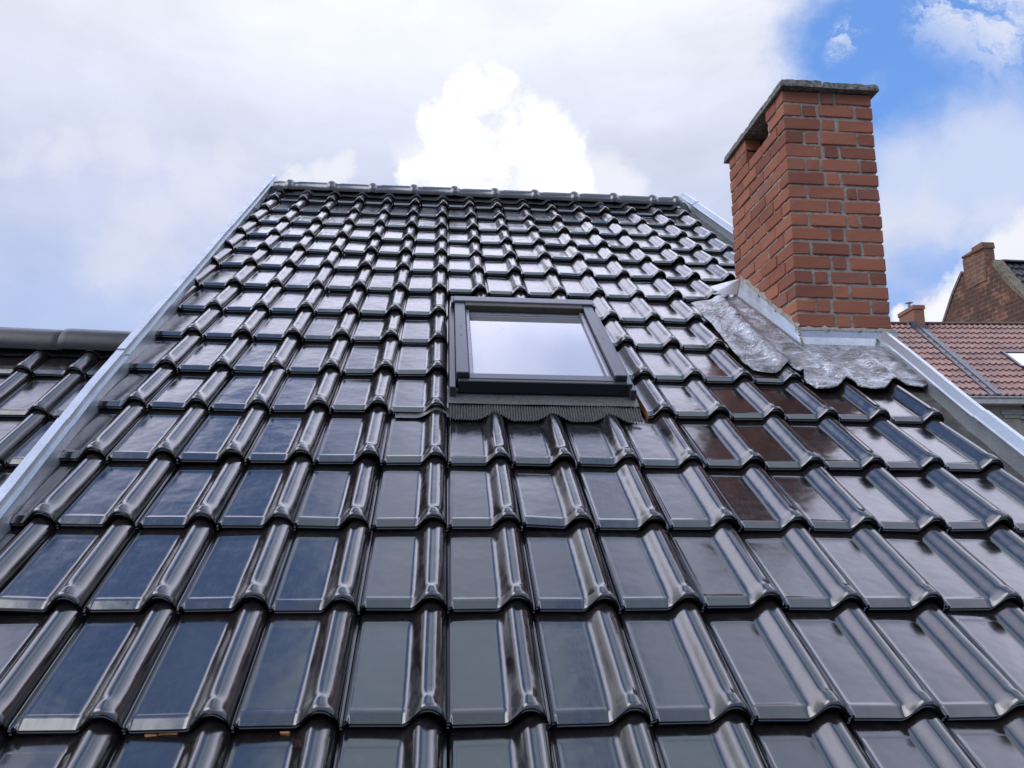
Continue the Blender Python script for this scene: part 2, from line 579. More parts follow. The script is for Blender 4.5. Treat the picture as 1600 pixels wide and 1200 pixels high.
# walls with gables
g = Geo()
x0, x1 = -.36, 2.90
fy = EY + .25
by = BY - .25
zf = lambda y: RZ - .12 - abs(y - RY) * math.tan(PITCH)
for x in (x0, x1):
    t = .12 if x == x0 else -.12
    pts = [(fy, 0), (by, 0), (by, zf(by)), (RY, zf(RY)), (fy, zf(fy))]
    vs = [(x, y, z) for y, z in pts] + [(x + t, y, z) for y, z in pts]
    n = len(pts)
    g.add(vs, [tuple(range(n)), tuple(range(n, 2 * n))] + [(i, (i + 1) % n, n + (i + 1) % n, n + i) for i in range(n)])
g.box((x0 + .12, fy, 0), (x1 - .12, fy + .12, zf(fy)))
g.box((x0 + .12, by - .12, 0), (x1 - .12, by, zf(by)))
g.build('wall', M_WALL, HOUSE)
gg = Geo()
ang = np.linspace(math.pi, 2 * math.pi, 9)
gg.prism(None, [[(x, EY - .07 + .06 * math.cos(a), EZ - .05 + .06 * math.sin(a)) for a in ang] + [(x, EY - .07 + .05 * math.cos(a), EZ - .05 + .05 * math.sin(a)) for a in ang[::-1]]
                for x in (-.5, 2.95)])
gg.build('gutter', M_ZINC, HOUSE)

# ------------------------------------------------------------------ ridge of the main house
RIDGE_V, RIDGE_H = 26.0, .29
cy, cz = rp(0, RIDGE_V, RIDGE_H)[1:]
cz -= .085

strip = Geo()
us = np.linspace(-2.75, 13.3, 200)
rowsS = []
for k, (vv, hh, wv) in enumerate([(25.12, -.02, .95), (25.38, .02, .75), (25.56, .06, .5), (25.76, .09, .2), (26.0, .10, 0.0)]):
    r_ = []
    for u in us:
        p = float(prof(np.array(u % 1.0), np.array(.6))) * wv
        r_.append(rp(u, vv + .05 * nz(u * 1.7, 3.1) + .03 * nz(u * 6, 9.1), hh + p + .03 * nz(u * 2.3, 5.5 + k)))
    rowsS.append(r_)
strip.grid(rowsS, 0, True)
ridge = strip.build('ridge', M_STRIP, HOUSE)

def ridge_tile(geo, xa, xb, cy, cz, r, sq, collar, flip=False, arc=105, lift=0.0):
    st = []
    w = xb - xa
    if collar:
        st = [(0, r * .93), (.02, r * .95), (.04, r), (w - .075, r), (w - .07, r * 1.04), (w - .06, r * 1.15), (w - .045, r * 1.2), (w - .025, r * 1.18), (w - .012, r * 1.08), (w - .008, r * 1.0), (w + .004, r * .97)]
    else:
        st = [(0, r * .985), (.006, r), (.03, r * 1.005), (w * .5, r * .995), (w - .03, r * .985), (w - .004, r * .98), (w, r * .965), (w + .03, r * .955)]
    an = np.radians(np.linspace(-arc, arc, 29))
    P = []
    for d, rr in st:
        x = xa + d
        P.append([(x, cy + rr * math.sin(a) * 1.05, cz + lift * (1 - d / w) + rr * math.cos(a) * sq) for a in an])
    geo.grid(P, 0, True)
    # underside / end thickness
    P2 = []
    for d, rr in (st[-1], (st[-1][0] - .001, st[-1][1] - .014), (st[0][0], st[0][1] - .02)):
        P2.append([(xa + d, cy + rr * math.sin(a) * 1.05, cz + lift * (1 - d / w) + rr * math.cos(a) * sq) for a in an])
    geo.grid(P2, 0, False)
    e0, e1 = st[0], (st[0][0], st[0][1] - .02)
    geo.grid([[(xa + e[0], cy + e[1] * math.sin(a) * 1.05, cz + lift + e[1] * math.cos(a) * sq) for a in an] for e in (e0, e1)], 0, False)

xs = -1.84 * W - .34 + .025
edges = [xs + .338 * k for k in range(13)]
for k in range(12):
    xa, xb = edges[k], edges[k + 1]
    if xb > 13.0 * W - .05:
        break
    if k == 0:
        xa = -2.5 * W
    g = Geo()
    ridge_tile(g, xa, xb, cy + rng.normal(0, .002), cz + rng.normal(0, .002), .084, .95, True)
    g.build('ridge_tile', M_RIDGE, ridge)
    last = xb
g = Geo()
ridge_tile(g, last, 13.02 * W, cy, cz, .084, .95, True)
g.build('ridge_tile', M_RIDGE, ridge)

# ------------------------------------------------------------------ verge flashings
def verge(geo, side, uf, va, vb, lift=0.0, n=9):
    """folded zinc verge: lower face, small lip, inner slope, flat top, outer face"""
    path = []
    for v in np.linspace(va, vb, n):
        u = uf(v)
        s = side
        wob = .012 * nz(v * .6, side * 4.0 + lift * 50)
        w, tw_ = (.02, .135) if s < 0 else (.115, .095)
        pr = [(u - s * .015, -.28), (u, .02), (u + wob, .165 + lift), (u - s * .05 + wob, .17 + lift), (u - s * .05 + wob, .188 + lift), (u + s * .004 + wob, .198 + lift),
              (u + s * w + wob, .292 + lift), (u + s * (w + .012) + wob, .301 + lift), (u + s * (w + tw_) + wob, .303 + lift), (u + s * (w + tw_ + .01) + wob, .29 + lift), (u + s * (w + tw_ + .01), -.75), (u + s * (w + tw_ - .025), -.75), (u + s * (w + tw_ - .025), -.35)]
        path.append([rp(a, v, b) for a, b in pr])
    geo.prism(None, path, 0)

g = Geo()
seams = [-9.0, -1.9, 5.45, 8.55, 18.4, 27.25]
for i in range(len(seams) - 1):
    verge(g, -1, left_u, seams[i], seams[i + 1] + (.22 if i < len(seams) - 2 else 0), .018 * (i % 2) + .004)
vl = g.build('verge_flashing', M_ZINC, HOUSE)
g = Geo()
seams = [-9.0, -3.0, 6.4, 10.75]
ur = lambda v: np.interp(v, [-9, 4, 6.5, 9.6, 10.8, 15, 27], [13.16, 13.25, 13.32, 13.52, 13.58, 13.56, 13.34])
for i in range(len(seams) - 1):
    verge(g, 1, ur, seams[i], seams[i + 1] + (.2 if i < len(seams) - 2 else 0), .02 * (i % 2))
g.build('verge_flashing', M_ZINC, HOUSE)
g = Geo()
seams = [14.9, 25.2, 27.0]
for i in range(len(seams) - 1):
    verge(g, 1, ur, seams[i], seams[i + 1] + (.2 if i < len(seams) - 2 else 0), .02 * (i % 2))
g.build('verge_flashing', M_ZINC, HOUSE)
# side tray between the last tile and the verge
g = Geo()
vs_ = np.linspace(-9, 26.2, 120)
rows_ = []
for u, h in ((12.96, -.16), (13.02, -.13), (13.1, -.15), (13.5, -.08)):
    rows_.append([rp(u, v, h + .03 * nz(v * 2.1, u * 5)) for v in vs_])
g.grid(rows_, 0, True)
g.build('side_tray', m_plain('dirty_tray', (.10, .09, .08), .55, .2, 25, .5, .6, .006), HOUSE)

# ------------------------------------------------------------------ skylight
def RB(geo, u0, u1, v0, v1, h0, h1, mat=0, bev=.012):
    geo.box((u0, v0, h0), (u1, v1, h1), mat, tf=lambda a, b, c: rp(a, b, c), bev=bev)

SU0, SU1 = 4.07, 7.27
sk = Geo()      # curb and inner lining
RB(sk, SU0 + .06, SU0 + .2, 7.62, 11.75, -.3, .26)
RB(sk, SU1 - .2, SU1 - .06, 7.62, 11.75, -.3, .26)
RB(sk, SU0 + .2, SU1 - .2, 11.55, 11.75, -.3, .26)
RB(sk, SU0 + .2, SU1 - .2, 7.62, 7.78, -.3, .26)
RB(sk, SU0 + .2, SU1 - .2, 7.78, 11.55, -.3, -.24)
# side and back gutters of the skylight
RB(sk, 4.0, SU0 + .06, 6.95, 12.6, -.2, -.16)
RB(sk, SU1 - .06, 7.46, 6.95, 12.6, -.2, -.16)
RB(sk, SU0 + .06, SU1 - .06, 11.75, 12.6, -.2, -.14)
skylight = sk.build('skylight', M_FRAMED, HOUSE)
# low outer side flashing profiles
for ua, ub in ((SU0 - .055, SU0 + .055), (SU1 - .05, SU1 + .06)):
    g = Geo()
    RB(g, ua, ub, 7.2, 11.62, -.15, .30)
    g.build('side_flashing', M_FRAME, skylight)
# covers on the sides in two lengths each
for ua, ub in ((SU0 + .06, SU0 + .285), (SU1 - .285, SU1 - .06)):
    for va, vb, hh in ((7.5, 9.655, .455), (9.67, 11.52, .432)):
        g = Geo()
        RB(g, ua, ub, va, vb, .2, hh, bev=.014)
        uc = (ua + ub) / 2
        vc = vb - .28 if hh > .44 else va + .28
        an = np.linspace(0, 2 * math.pi, 9)[:-1]
        vs = [rp(uc + .014 * math.cos(a), vc + .014 * math.sin(a), hh + .004) for a in an] + [rp(uc, vc, hh + .01)]
        g.add(vs, [(i, (i + 1) % 8, 8) for i in range(8)], 1)
        g.build('side_cover', [M_FRAME, M_FRAMED], skylight)
g = Geo()
RB(g, SU0 + .035, SU1 - .035, 11.525, 11.86, .2, .475, bev=.02)
RB(g, SU0 - .02, SU0 + .034, 11.5, 11.95, -.1, .44)
RB(g, SU1 - .034, SU1 + .02, 11.5, 11.95, -.1, .44)
g.build('top_cover', M_FRAME, skylight)
g = Geo()
RB(g, SU0 + .29, SU1 - .29, 11.30, 11.52, .1, .445)
g.build('head_lining', M_WOOD, skylight)
g = Geo()
ia, ib = SU0 + .292, SU1 - .292
RB(g, ia, ia + .085, 7.66, 11.30, .1, .345, bev=.016)
RB(g, ib - .085, ib, 7.66, 11.30, .1, .345, bev=.016)
RB(g, ia + .086, ib - .086, 11.18, 11.30, .1, .29, bev=.012)
RB(g, ia + .086, ib - .086, 7.66, 7.78, .1, .31, bev=.012)
g.build('sash', M_SASH, skylight)
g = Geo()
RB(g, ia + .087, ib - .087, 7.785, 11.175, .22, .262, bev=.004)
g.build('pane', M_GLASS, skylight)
# bottom cover with its upright dark front
g = Geo()
RB(g, ia + .0, ib - .0, 7.43, 7.655, .2, .372, 1, bev=.01)
RB(g, SU0 + .10, SU1 - .10, 7.32, 7.43, .13, .362, 0, bev=.014)
RB(g, SU0 + .02, SU1 - .02, 7.36, 7.46, -.1, .125, 0)
RB(g, SU1 - .098, SU1 + .01, 7.33, 7.5, .02, .36, 1)
g.build('bottom_cover', [M_FRAMED, M_FRAME], skylight)

# apron: smooth plate, then pleats dressed over the tiles below
g = Geo()
us = np.linspace(3.98, 7.36, 60)
pl = []
for vv, hh in ((7.45, .16), (7.36, .10), (7.2, .10), (7.0, .075)):
    pl.append([rp(u, vv, hh + .006 * nz(u * 1.5, vv)) for u in us])
g.grid(pl, 0, True)
us = np.linspace(3.1, 7.36, 90 * 4 + 1)
rowsA = []
for k, t in enumerate(np.linspace(0, 1, 12)):
    r_ = []
    for i, u in enumerate(us):
        wave = float(prof(np.array(u % 1.0), np.array(.7), 0.0))
        # soften the steep side of the wave
        wave = float(np.mean(prof(np.mod(u + np.linspace(-.15, .13, 9), 1.0), np.full(9, .7), 0.0)))
        v = 7.02 - (.32 if u > 3.97 else .24) * t + .03 * nz(u * 1.1, 2.0) - (.07 * t * (1 - min(1, max(0, wave) / .13)))
        pleat = .018 * math.cos(i * math.pi / 2)
        lift = .02 * nz(u * 1.3, 7.7) * (1 - t)
        h = (1 - t) * (.05) + t * (-.055 + wave * .85) + .35 * t * (1 - t) * wave + pleat + lift
        if u < 4.0:
            h = min(h, -.06 + wave - .015)
        r_.append(rp(u, v, h))
    rowsA.append(r_)
g.grid(rowsA, 0, False)
apron = g.build('apron', M_APRON, skylight)

# ------------------------------------------------------------------ chimney
CX0, CX1, CY0, CY1, CTOP = 2.583, 3.063, 1.908, 2.700, 8.697
CH = 0.0752
bricks = Geo()
def brick(lo, hi):
    bricks.box(lo, hi, 0, bev=.003, jit=.0022)
ODD = [(0, .190), (.206, .273), (.292, .48)]
EVA = [(0, .094), (.108, .174), (.190, .380), (.394, .48)]
EVB = [(0, .092), (.106, .292), (.306, .356), (.372, .48)]
side_odd = [(.102, .292), (.302, .490), (.500, .690), (.700, .79)]     # after the front stretcher's head
side_evn = [(0.0, .190), (.200, .388), (.398, .588), (.598, .79)]
NR = 27
for k in range(NR):
    z1 = CTOP - .004 - k * CH
    z0 = z1 - .0625
    odd = k % 2 == 0
    fr = ODD if odd else (EVA if k < 6 or k > 12 else EVB)
    top2 = k < 2
    n = len(fr)
    for i, (a, b_) in enumerate(fr):
        d = .094 if True else .19
        yy = CY0 + rng.normal(0, .0015)
        first, lastb = i == 0, i == n - 1
        depth = .092
        a2, b2 = CX0 + a + rng.normal(0, .0015) * (not first), CX0 + b_ + rng.normal(0, .0015) * (not lastb)
        if not odd and (first or lastb):
            depth = .19
        brick((a2, yy, z0 + rng.normal(0, .001)), (b2, CY0 + depth, z1 + rng.normal(0, .001)))
        yb = CY1 + rng.normal(0, .0015)
        if odd or not (first or lastb):
            brick((a2, CY1 - .092, z0), (b2, yb, z1))
    for side in (0, 1):
        lst = side_odd if odd else side_evn
        for i, (a, b_) in enumerate(lst):
            if not odd and i == 0:
                continue
            if odd and i == len(lst) - 1:
                continue            # the back stretcher's head closes the course
            xa, xb = (CX0 + rng.normal(0, .0015), CX0 + .092) if side == 0 else (CX1 - .092, CX1 + rng.normal(0, .0015))
            ya, yb = CY0 + a, CY0 + b_
            if side == 0 and top2:
                # smoke outlet under the cap: leave the middle open
                if ya < CY0 + .222 and yb > CY0 + .222:
                    yb = CY0 + .222
                elif ya < CY0 + .525 and yb > CY0 + .525:
                    ya = CY0 + .525
                elif ya >= CY0 + .222 and yb <= CY0 + .525:
                    continue
            if yb - ya < .03:
                continue
            brick((xa, ya + rng.normal(0, .001), z0), (xb, yb + rng.normal(0, .001), z1))
# broken, dark bricks sit low at the front right corner
chimney = bricks.build('chimney', M_BRICK, HOUSE)
g = Geo()
ZO = CTOP - 2 * CH
q = .0065
def joint_wall(lo, hi, nx, nz_, axis):
    """a lumpy sheet of mortar set back from the brick faces"""
    P = []
    for i in range(nz_ + 1):
        r_ = []
        z = lo[2] + (hi[2] - lo[2]) * i / nz_
        for j in range(nx + 1):
            t = j / nx
            x = lo[0] + (hi[0] - lo[0]) * t
            y = lo[1] + (hi[1] - lo[1]) * t
            d = .0035 * nz(x * 60, y * 60, z * 60) + .002 * nz(x * 160, y * 160, z * 160)
            r_.append((x + (d if axis == 0 else 0), y + (d if axis == 1 else 0), z))
        P.append(r_)
    g.grid(P, 0, True)
zb = 6.7
zt2 = CTOP - .002
joint_wall((CX0 + q, CY0 + q, zb), (CX1 - q, CY0 + q, zt2), 40, 170, 1)
joint_wall((CX0 + q, CY0 + q, zb), (CX0 + q, CY1 - q, ZO - .006), 60, 160, 0)
joint_wall((CX0 + q, CY0 + q, ZO - .006), (CX0 + q, CY0 + .216, zt2), 18, 14, 0)
joint_wall((CX0 + q, CY0 + .531, ZO - .006), (CX0 + q, CY1 - q, zt2), 20, 14, 0)
joint_wall((CX1 - q, CY0 + q, zb), (CX1 - q, CY1 - q, zt2), 40, 100, 0)
joint_wall((CX0 + q, CY1 - q, zb), (CX1 - q, CY1 - q, zt2), 30, 100, 1)
g.box((CX0 + .012, CY0 + .012, 5.2), (CX1 - .012, CY1 - .012, ZO - .012), 0)
g.build('mortar', M_MORTAR, chimney)
g = Geo()
g.box((CX0 + .096, CY0 + .096, ZO - .011), (CX0 + .102, CY0 + .222, zt2))
g.box((CX0 + .096, CY0 + .527, ZO - .011), (CX0 + .102, CY1 - .096, zt2))
g.box((CX0 + .1025, CY0 + .096, ZO - .011), (CX1 - .1025, CY0 + .102, zt2))
g.box((CX0 + .1025, CY1 - .102, ZO - .011), (CX1 - .1025, CY1 - .096, zt2))
g.box((CX1 - .102, CY0 + .096, ZO - .011), (CX1 - .096, CY1 - .096, zt2))
g.build('flue', M_SOOT, chimney)
# lower part of the stack down the gable
g = Geo()
g.box((2.905, CY0, 0), (CX1, CY1, 6.65))
g.build('lower_stack', M_WALL, chimney)

# concrete cap: two rough slabs
def rough_slab(geo, lo, hi, amp, seed, n=(26, 26, 4), taper=.012):
    (x0, y0, z0), (x1, y1, z1) = lo, hi
    def pt(a, b, c):
        x = x0 + (x1 - x0) * a
        y = y0 + (y1 - y0) * b
        z = z0 + (z1 - z0) * c
        e = min(a, 1 - a, b, 1 - b)
        z -= c * taper * max(0, 1 - e / .12) ** 2
        s = c * .006
        dx = amp * nz(x * 22 + seed, y * 22, z * 30) + amp * .7 * nz(x * 60, y * 60 + seed, z * 70)
        dy = amp * nz(x * 22, y * 22 + seed, z * 30 + 9) + amp * .7 * nz(x * 60 + 4, y * 60, z * 70 + seed)
        dz = (amp * 1.3 * nz(x * 16 + 3, y * 16, seed + 2) + amp * .6 * nz(x * 50, y * 50, seed)) * c
        k = 1.0 if c > .02 else .35
        return (x + dx * k + s * (1 - 2 * a), y + dy * k + s * (1 - 2 * b), z + dz)
    A, B, C = [np.linspace(0, 1, m) for m in n]
    geo.grid([[pt(a, b, 1) for a in A] for b in B], 0, True)
    geo.grid([[pt(a, b, 0) for a in A] for b in B], 0, True, True)
    geo.grid([[pt(a, 0, c) for a in A] for c in C], 0, True)
    geo.grid([[pt(a, 1, c) for a in A] for c in C], 0, True)
    geo.grid([[pt(0, b, c) for b in B] for c in C], 0, True)
    geo.grid([[pt(1, b, c) for b in B] for c in C], 0, True)
g = Geo()
rough_slab(g, (2.566, 1.868, CTOP + .002), (2.787, 2.75, CTOP + .054), .0045, 1.0)
rough_slab(g, (2.790, 1.872, CTOP + .002), (3.092, 2.75, CTOP + .050), .0045, 7.0)
g.build('cap', M_CONC, chimney)

# flashings round the stack
def tile_h(u, soft=.8):
    a = float(prof(np.array(u % 1.0), np.array(.5), 0.0))
    b_ = .5 * (float(prof(np.array((u - .07) % 1.0), np.array(.5), 0.0)) + float(prof(np.array((u + .07) % 1.0), np.array(.5), 0.0)))
    return (.5 * a + .5 * b_) * soft

def crumple(u, v, k=1.0):
    return k * (.03 * nz(u * 1.6, v * 1.3, 4.0) + .016 * nz(u * 4.2, v * 3.6, 8.0) + .03 * abs(nz(u * 3.4, v * 3.0, 1.0)) - .008)

fold = lambda t: np.array([11.60 - .30 * t, 10.1 + 3.55 * t, .14])           # fold line where lead meets the zinc, front to back
outer_pts = [(11.12, 8.98), (10.93, 9.16), (10.66, 8.90), (10.44, 8.84), (10.13, 9.0), (10.03, 9.56), (10.06, 10.5), (10.10, 11.78), (10.04, 12.6), (10.02, 13.25)]
ts = np.linspace(0, 1, 60)
seg = [0]
for a, b_ in zip(outer_pts[:-1], outer_pts[1:]):
    seg.append(seg[-1] + math.dist(a, b_))
seg = np.array(seg) / seg[-1]
ou = np.interp(ts, seg, [p[0] for p in outer_pts])
ov = np.interp(ts, seg, [p[1] for p in outer_pts])
g = Geo()
rowsL = []
for i, t in enumerate(ts):
    ft = max(0, (t - .16) / .84)
    f = fold(ft)
    if t < .16:
        f = np.array([11.62, 9.05 + (10.1 - 9.05) * (t / .16), .10])
    r_ = []
    for s in np.linspace(0, 1, 26):
        u = f[0] + (ou[i] - f[0]) * s
        v = f[1] + (ov[i] - f[1]) * s
        drape = .075 + tile_h(u, .6 + .4 * s)
        drape = max(drape, .05)
        e = min(1, s / .25)
        h = f[2] * (1 - e) + drape * e + crumple(u, v, .9 * min(1, s * 4)) - .03 * max(0, (s - .9) / .1)
        r_.append(rp(u, v, h))
    rowsL.append(r_)
g.grid(rowsL, 0, True)
e_ = [r[-1] for r in rowsL]
g.grid([e_, [(p[0], p[1] - .002, p[2] - .006) for p in e_]], 0, False)
g.build('lead_sheet', M_LEAD, chimney)

# lead apron across the front
g = Geo()
bot = [(10.95, 8.42), (11.08, 8.12), (11.3, 8.13), (11.55, 8.22), (11.8, 8.43), (12.0, 8.27), (12.2, 8.17), (12.5, 8.2), (12.75, 8.42), (12.99, 8.5), (13.12, 8.33), (13.3, 8.24), (13.5, 8.36)]
bs = np.linspace(0, 1, 90)
sb = [0]
for a, b_ in zip(bot[:-1], bot[1:]):
    sb.append(sb[-1] + math.dist(a, b_))
sb = np.array(sb) / sb[-1]
bu = np.interp(bs, sb, [p[0] for p in bot])
bv = np.interp(bs, sb, [p[1] for p in bot])
rowsF = []
for s in np.linspace(0, 1, 24):
    r_ = []
    for i, t in enumerate(bs):
        tu = 11.60 + (13.62 - 11.60) * t
        u = tu + (bu[i] - tu) * (s ** 1.3)
        v = 10.44 + (bv[i] - 10.44) * s
        drape = .03 + tile_h(u, 1.0)
        e = max(0, min(1, (s - .01) / .35))
        h = (.06 * (1 - e) + (.05 + .72 * drape) * e) + crumple(u, v, .7 * min(1, s * 3))
        if s > .93:
            h -= .02 * (s - .93) / .07
        if t > .9:
            h += .07 * ((t - .9) / .1) ** 2 * min(1, s * 2)
        r_.append(rp(u, v, h))
    rowsF.append(r_)
g.grid(rowsF, 0, True)
e_ = rowsF[-1]
g.grid([e_, [(p[0], p[1] + .001, p[2] - .006) for p in e_]], 0, False)
g.build('lead_apron', M_LEAD, chimney)

# zinc counter flashings, mortared along their top edge
g = Geo()
n = 26
Pz, Pm, Pmb = [], [], []
for i in range(n + 1):
    t = i / n
    f = fold(t)
    lo = np.array(rp(f[0] + .02, f[1], f[2] + .02))
    lip = np.array(rp(f[0] - .03, f[1], f[2] + .015))
    y = 1.895 + (2.60 - 1.895) * t
    roofz = Z0 + y * math.tan(PITCH)
    top = np.array([CX0 - .006, y, roofz + .078 + .004 * nz(t * 9, 2)])
    Pz.append([lip, lo, lo * .5 + top * .5 + np.array([-.002, 0, 0]), top])
    Pm.append([top + np.array([0, 0, -.004]), top + np.array([-.004 + .004 * nz(t * 30, 5), 0, .014 + .016 * (nz(t * 26, 1.0))]), np.array([CX0 + .006, y, top[2] + .030 + .035 * (nz(t * 22, 3.3))])])
g.grid(Pz, 0, False)
g.grid(Pm, 1, True)
# front piece
Pz, Pm = [], []
for i in range(n + 1):
    t = i / n
    x = CX0 - .02 + (3.085 - CX0 + .02) * t
    ys_ = CY0 - .014
    zt = 7.407 + .003 * nz(t * 8, 8.8)
    Pz.append([(x, ys_ - .012, 7.322), (x, ys_ - .010, 7.326), (x, ys_ + .003, 7.37), (x, ys_ + .006, zt)])
    Pm.append([(x, ys_ + .004, zt - .003), (x, ys_ + .004, zt + .012 + .012 * nz(t * 22, 4)), (x, CY0 + .008, zt + .02 + .02 * nz(t * 18, 6))])
g.grid(Pz, 0, False)
g.grid(Pm, 1, True)
# corner fold between both pieces
c0 = fold(0)
A = np.array(rp(c0[0] - .02, c0[1], c0[2] + .02))
B = np.array([CX0 - .02, CY0 - .026, 7.322])
C = np.array([CX0 - .02, CY0 - .008, 7.407])
D = np.array([CX0 - .006, 1.895, Z0 + 1.895 * math.tan(PITCH) + .078])
g.add([A, B, C, D], [(0, 1, 2, 3)], 0)
mid = (A + B + C + D) / 4
for k in range(6):
    a = D * (1 - k / 5) + A * (k / 5)
    w = .008
    g.box((a[0] - w, a[1] - .016, a[2] - .004), (a[0] + .004, a[1] - .004, a[2] + .012), 1, bev=.003, jit=.002)
# triangular back piece
T = [np.array(rp(10.70, 13.66, .16)), np.array(rp(11.30, 13.62, .19)), np.array([CX0 - .008, 2.60, Z0 + 2.60 * math.tan(PITCH) + .082]), np.array(rp(11.62, 15.1, .10)), np.array(rp(10.8, 14.4, .12))]
g.add(T + [p - np.array([0, 0, .004]) for p in T[:2]], [(0, 1, 2), (0, 2, 3, 4), (0, 1, 6, 5)], 0)
g.build('zinc_flashing', [M_ZINC, M_MORTAR], chimney)
# wall hooks
for p in ((0, .33), (0, .62), (1, .30), (1, .64)):
    g = Geo()
    if p[0] == 0:
        y = 1.895 + .705 * p[1]
        q0 = np.array([CX0 - .010, y, Z0 + y * math.tan(PITCH) + .082])
    else:
        q0 = np.array([CX0 + .48 * p[1], CY0 - .012, 7.408])
    pts = []
    for a in np.linspace(0, 1.5 * math.pi, 9):
        pts.append(q0 + np.array([(-.004 if p[0] == 0 else .006 * math.sin(a)), (.006 * math.sin(a) if p[0] == 0 else -.004), .008 * math.cos(a) - .004]))
    r = .0016
    path = [[c + r * np.array([math.cos(b), math.sin(b), math.sin(b) * .6]) for b in np.linspace(0, 2 * math.pi, 6)[:-1]] for c in pts]
    g.prism(None, path, 0)
    g.build('hook', M_SOOT, chimney)

# ------------------------------------------------------------------ left neighbour
NB = thing('neighbouring_house', 'lower house on the left with brown black roll tiles and a plain half round ridge', 'house', (-2.6, 2.1, 0))
B2 = math.radians(38)
c2, s2 = math.cos(B2), math.sin(B2)
OX, OY, OZ = -.906, 1.798, 7.095
W2, L2 = .22, .36
def nb(a):
    a = np.asarray(a, float)
    return np.stack([OX + a[..., 0] * W2, OY + (a[..., 1] * c2 - a[..., 2] * s2) * W2, OZ + (a[..., 1] * s2 + a[..., 2] * c2) * W2], -1)
ROW2 = {j: j * L2 / W2 for j in range(-10, 3)}
ROW2[1] = L2 / W2
g = Geo()
tile_field(g, range(-9, 1), ROW2, range(-9, 2), nb, nose=.25)
x0n, x1n = OX - 9 * W2, -.40
rv = .85 * L2 / W2
ry2, rz2 = nb((0, rv, 0))[1:]
ey2, ez2 = nb((0, ROW2[-9] - .2, -.3))[1:]
by2 = 2 * ry2 - ey2
g.grid([[nb((-9, v, -.3)) for v in (ROW2[-9], rv)], [nb((2.3, v, -.3)) for v in (ROW2[-9], rv)]], 1, False)
g.grid([[(x0n, ry2, rz2 - .02), (x1n, ry2, rz2 - .02)], [(x0n, by2, ez2), (x1n, by2, ez2)]], 0, False)
g.build('roof', [M_TILE2, M_TERRA], NB, recalc=False)
g = Geo()
strip2 = []
us = np.linspace(-9, 2.3, 140)
for k, (dv, hh, wv) in enumerate([(rv - .62, .05, .95), (rv - .4, .12, .6), (rv - .1, .2, .2), (rv, .22, 0)]):
    strip2.append([nb((u, dv + .03 * nz(u * 2, 1.0), hh - .115 * .6 + wv * float(prof(np.array(u % 1), np.array(.6), 0.0)))) for u in us])
g.grid(strip2, 0, True)
nridge = g.build('ridge', M_STRIP, NB)
xe = -1.225
for k in range(-5, 4):
    xa = xe + .352 * k
    xb = xa + .346
    if xa > -.42:
        break
    g = Geo()
    ridge_tile(g, xa, min(xb, -.40), ry2, rz2 - .052, .118, .95, False, arc=95, lift=.006)
    g.build('ridge_tile', M_RIDGE2, nridge)
g = Geo()
fy2, bk2 = ey2 + .2, by2 - .2
zn = lambda y: rz2 - .14 - abs(y - ry2) * math.tan(B2)
pts = [(fy2, 0), (bk2, 0), (bk2, zn(bk2)), (ry2, zn(ry2)), (fy2, zn(fy2))]
n = 5
for x in (x0n + .02, x1n - .2):
    vs = [(x, y, z) for y, z in pts] + [(x + .12, y, z) for y, z in pts]
    g.add(vs, [tuple(range(n)), tuple(range(n, 2 * n))] + [(i, (i + 1) % n, n + (i + 1) % n, n + i) for i in range(n)])
g.box((x0n + .14, fy2, 0), (x1n - .2, fy2 + .12, zn(fy2)))
g.box((x0n + .14, bk2 - .12, 0), (x1n - .2, bk2, zn(bk2)))
g.build('wall', M_WALL, NB)

# ------------------------------------------------------------------ terrace house with red tiles
ER = np.array([.99602603, -.08906262, 0.0])
ED = np.array([.08906262, .99602603, 0.0])
UZ = np.array([0, 0, 1.0])
G0 = np.array([14.369277, 16.711977, 10.039768])
B3 = math.radians(37.75)
SL = ED * math.cos(B3) + UZ * math.sin(B3)
NN = -ED * math.sin(B3) + UZ * math.cos(B3)
TH = thing('terraced_house', 'terraced house beyond the chimney with dusty red wavy tiles and a small skylight', 'house', tuple((G0 + ER * .5 + ED * 3)[:2]) + (0,))
def T3(a, l, h=0.0):
    return G0 + ER * a + SL * l + NN * h
g = Geo()
A0, A1 = -4.2, 6.0
LEN = 4.62
NROW = 13
LR = LEN / NROW
TW = .328
for r in range(NROW):
    l0, l1 = r * LR, (r + 1) * LR + .03
    k0 = 0
    a = A0
    while a < A1:
        dl = rng.normal(0, .004)
        dh = rng.normal(0, .002)
        if not (-.02 < a + TW / 2 + 0 < .02):
            xs_ = np.linspace(0, TW, 17)
            wv = .032 * np.clip(np.sin((xs_ + .02) / TW * 4 * math.pi), -.35, 1)
            P = []
            for (l, hh) in ((l0, .05), (l0 + LR * .5, .025), (l1, 0.0)):
                P.append([T3(a + x, l + dl, hh + w_ + dh) for x, w_ in zip(xs_, wv)])
            P = np.array(P)
            g.grid(P, 0, True)
            g.grid([P[0], P[0] - NN * .045 + SL * .004], 0, False)
        a += TW
g.grid([[T3(A0, 0, -.03), T3(A1, 0, -.03)], [T3(A0, LEN, -.03), T3(A1, LEN, -.03)]], 1, False)
Rg = T3(0, LEN, 0)
bk = Rg + ED * 3.7 - UZ * 2.9
g.grid([[Rg + ER * A0, Rg + ER * A1], [bk + ER * A0, bk + ER * A1]], 0, False)
g.build('roof', [M_RED, M_DECK], TH, recalc=False)
g = Geo()
path = []
for a in np.linspace(A0, A1, 40):
    c = Rg + ER * a + UZ * .02
    path.append([c + ED * (.11 * math.sin(t)) + UZ * (.075 * math.cos(t) - .02) for t in np.radians(np.linspace(-100, 100, 11))])
g.prism(None, path, 0, smooth=True)
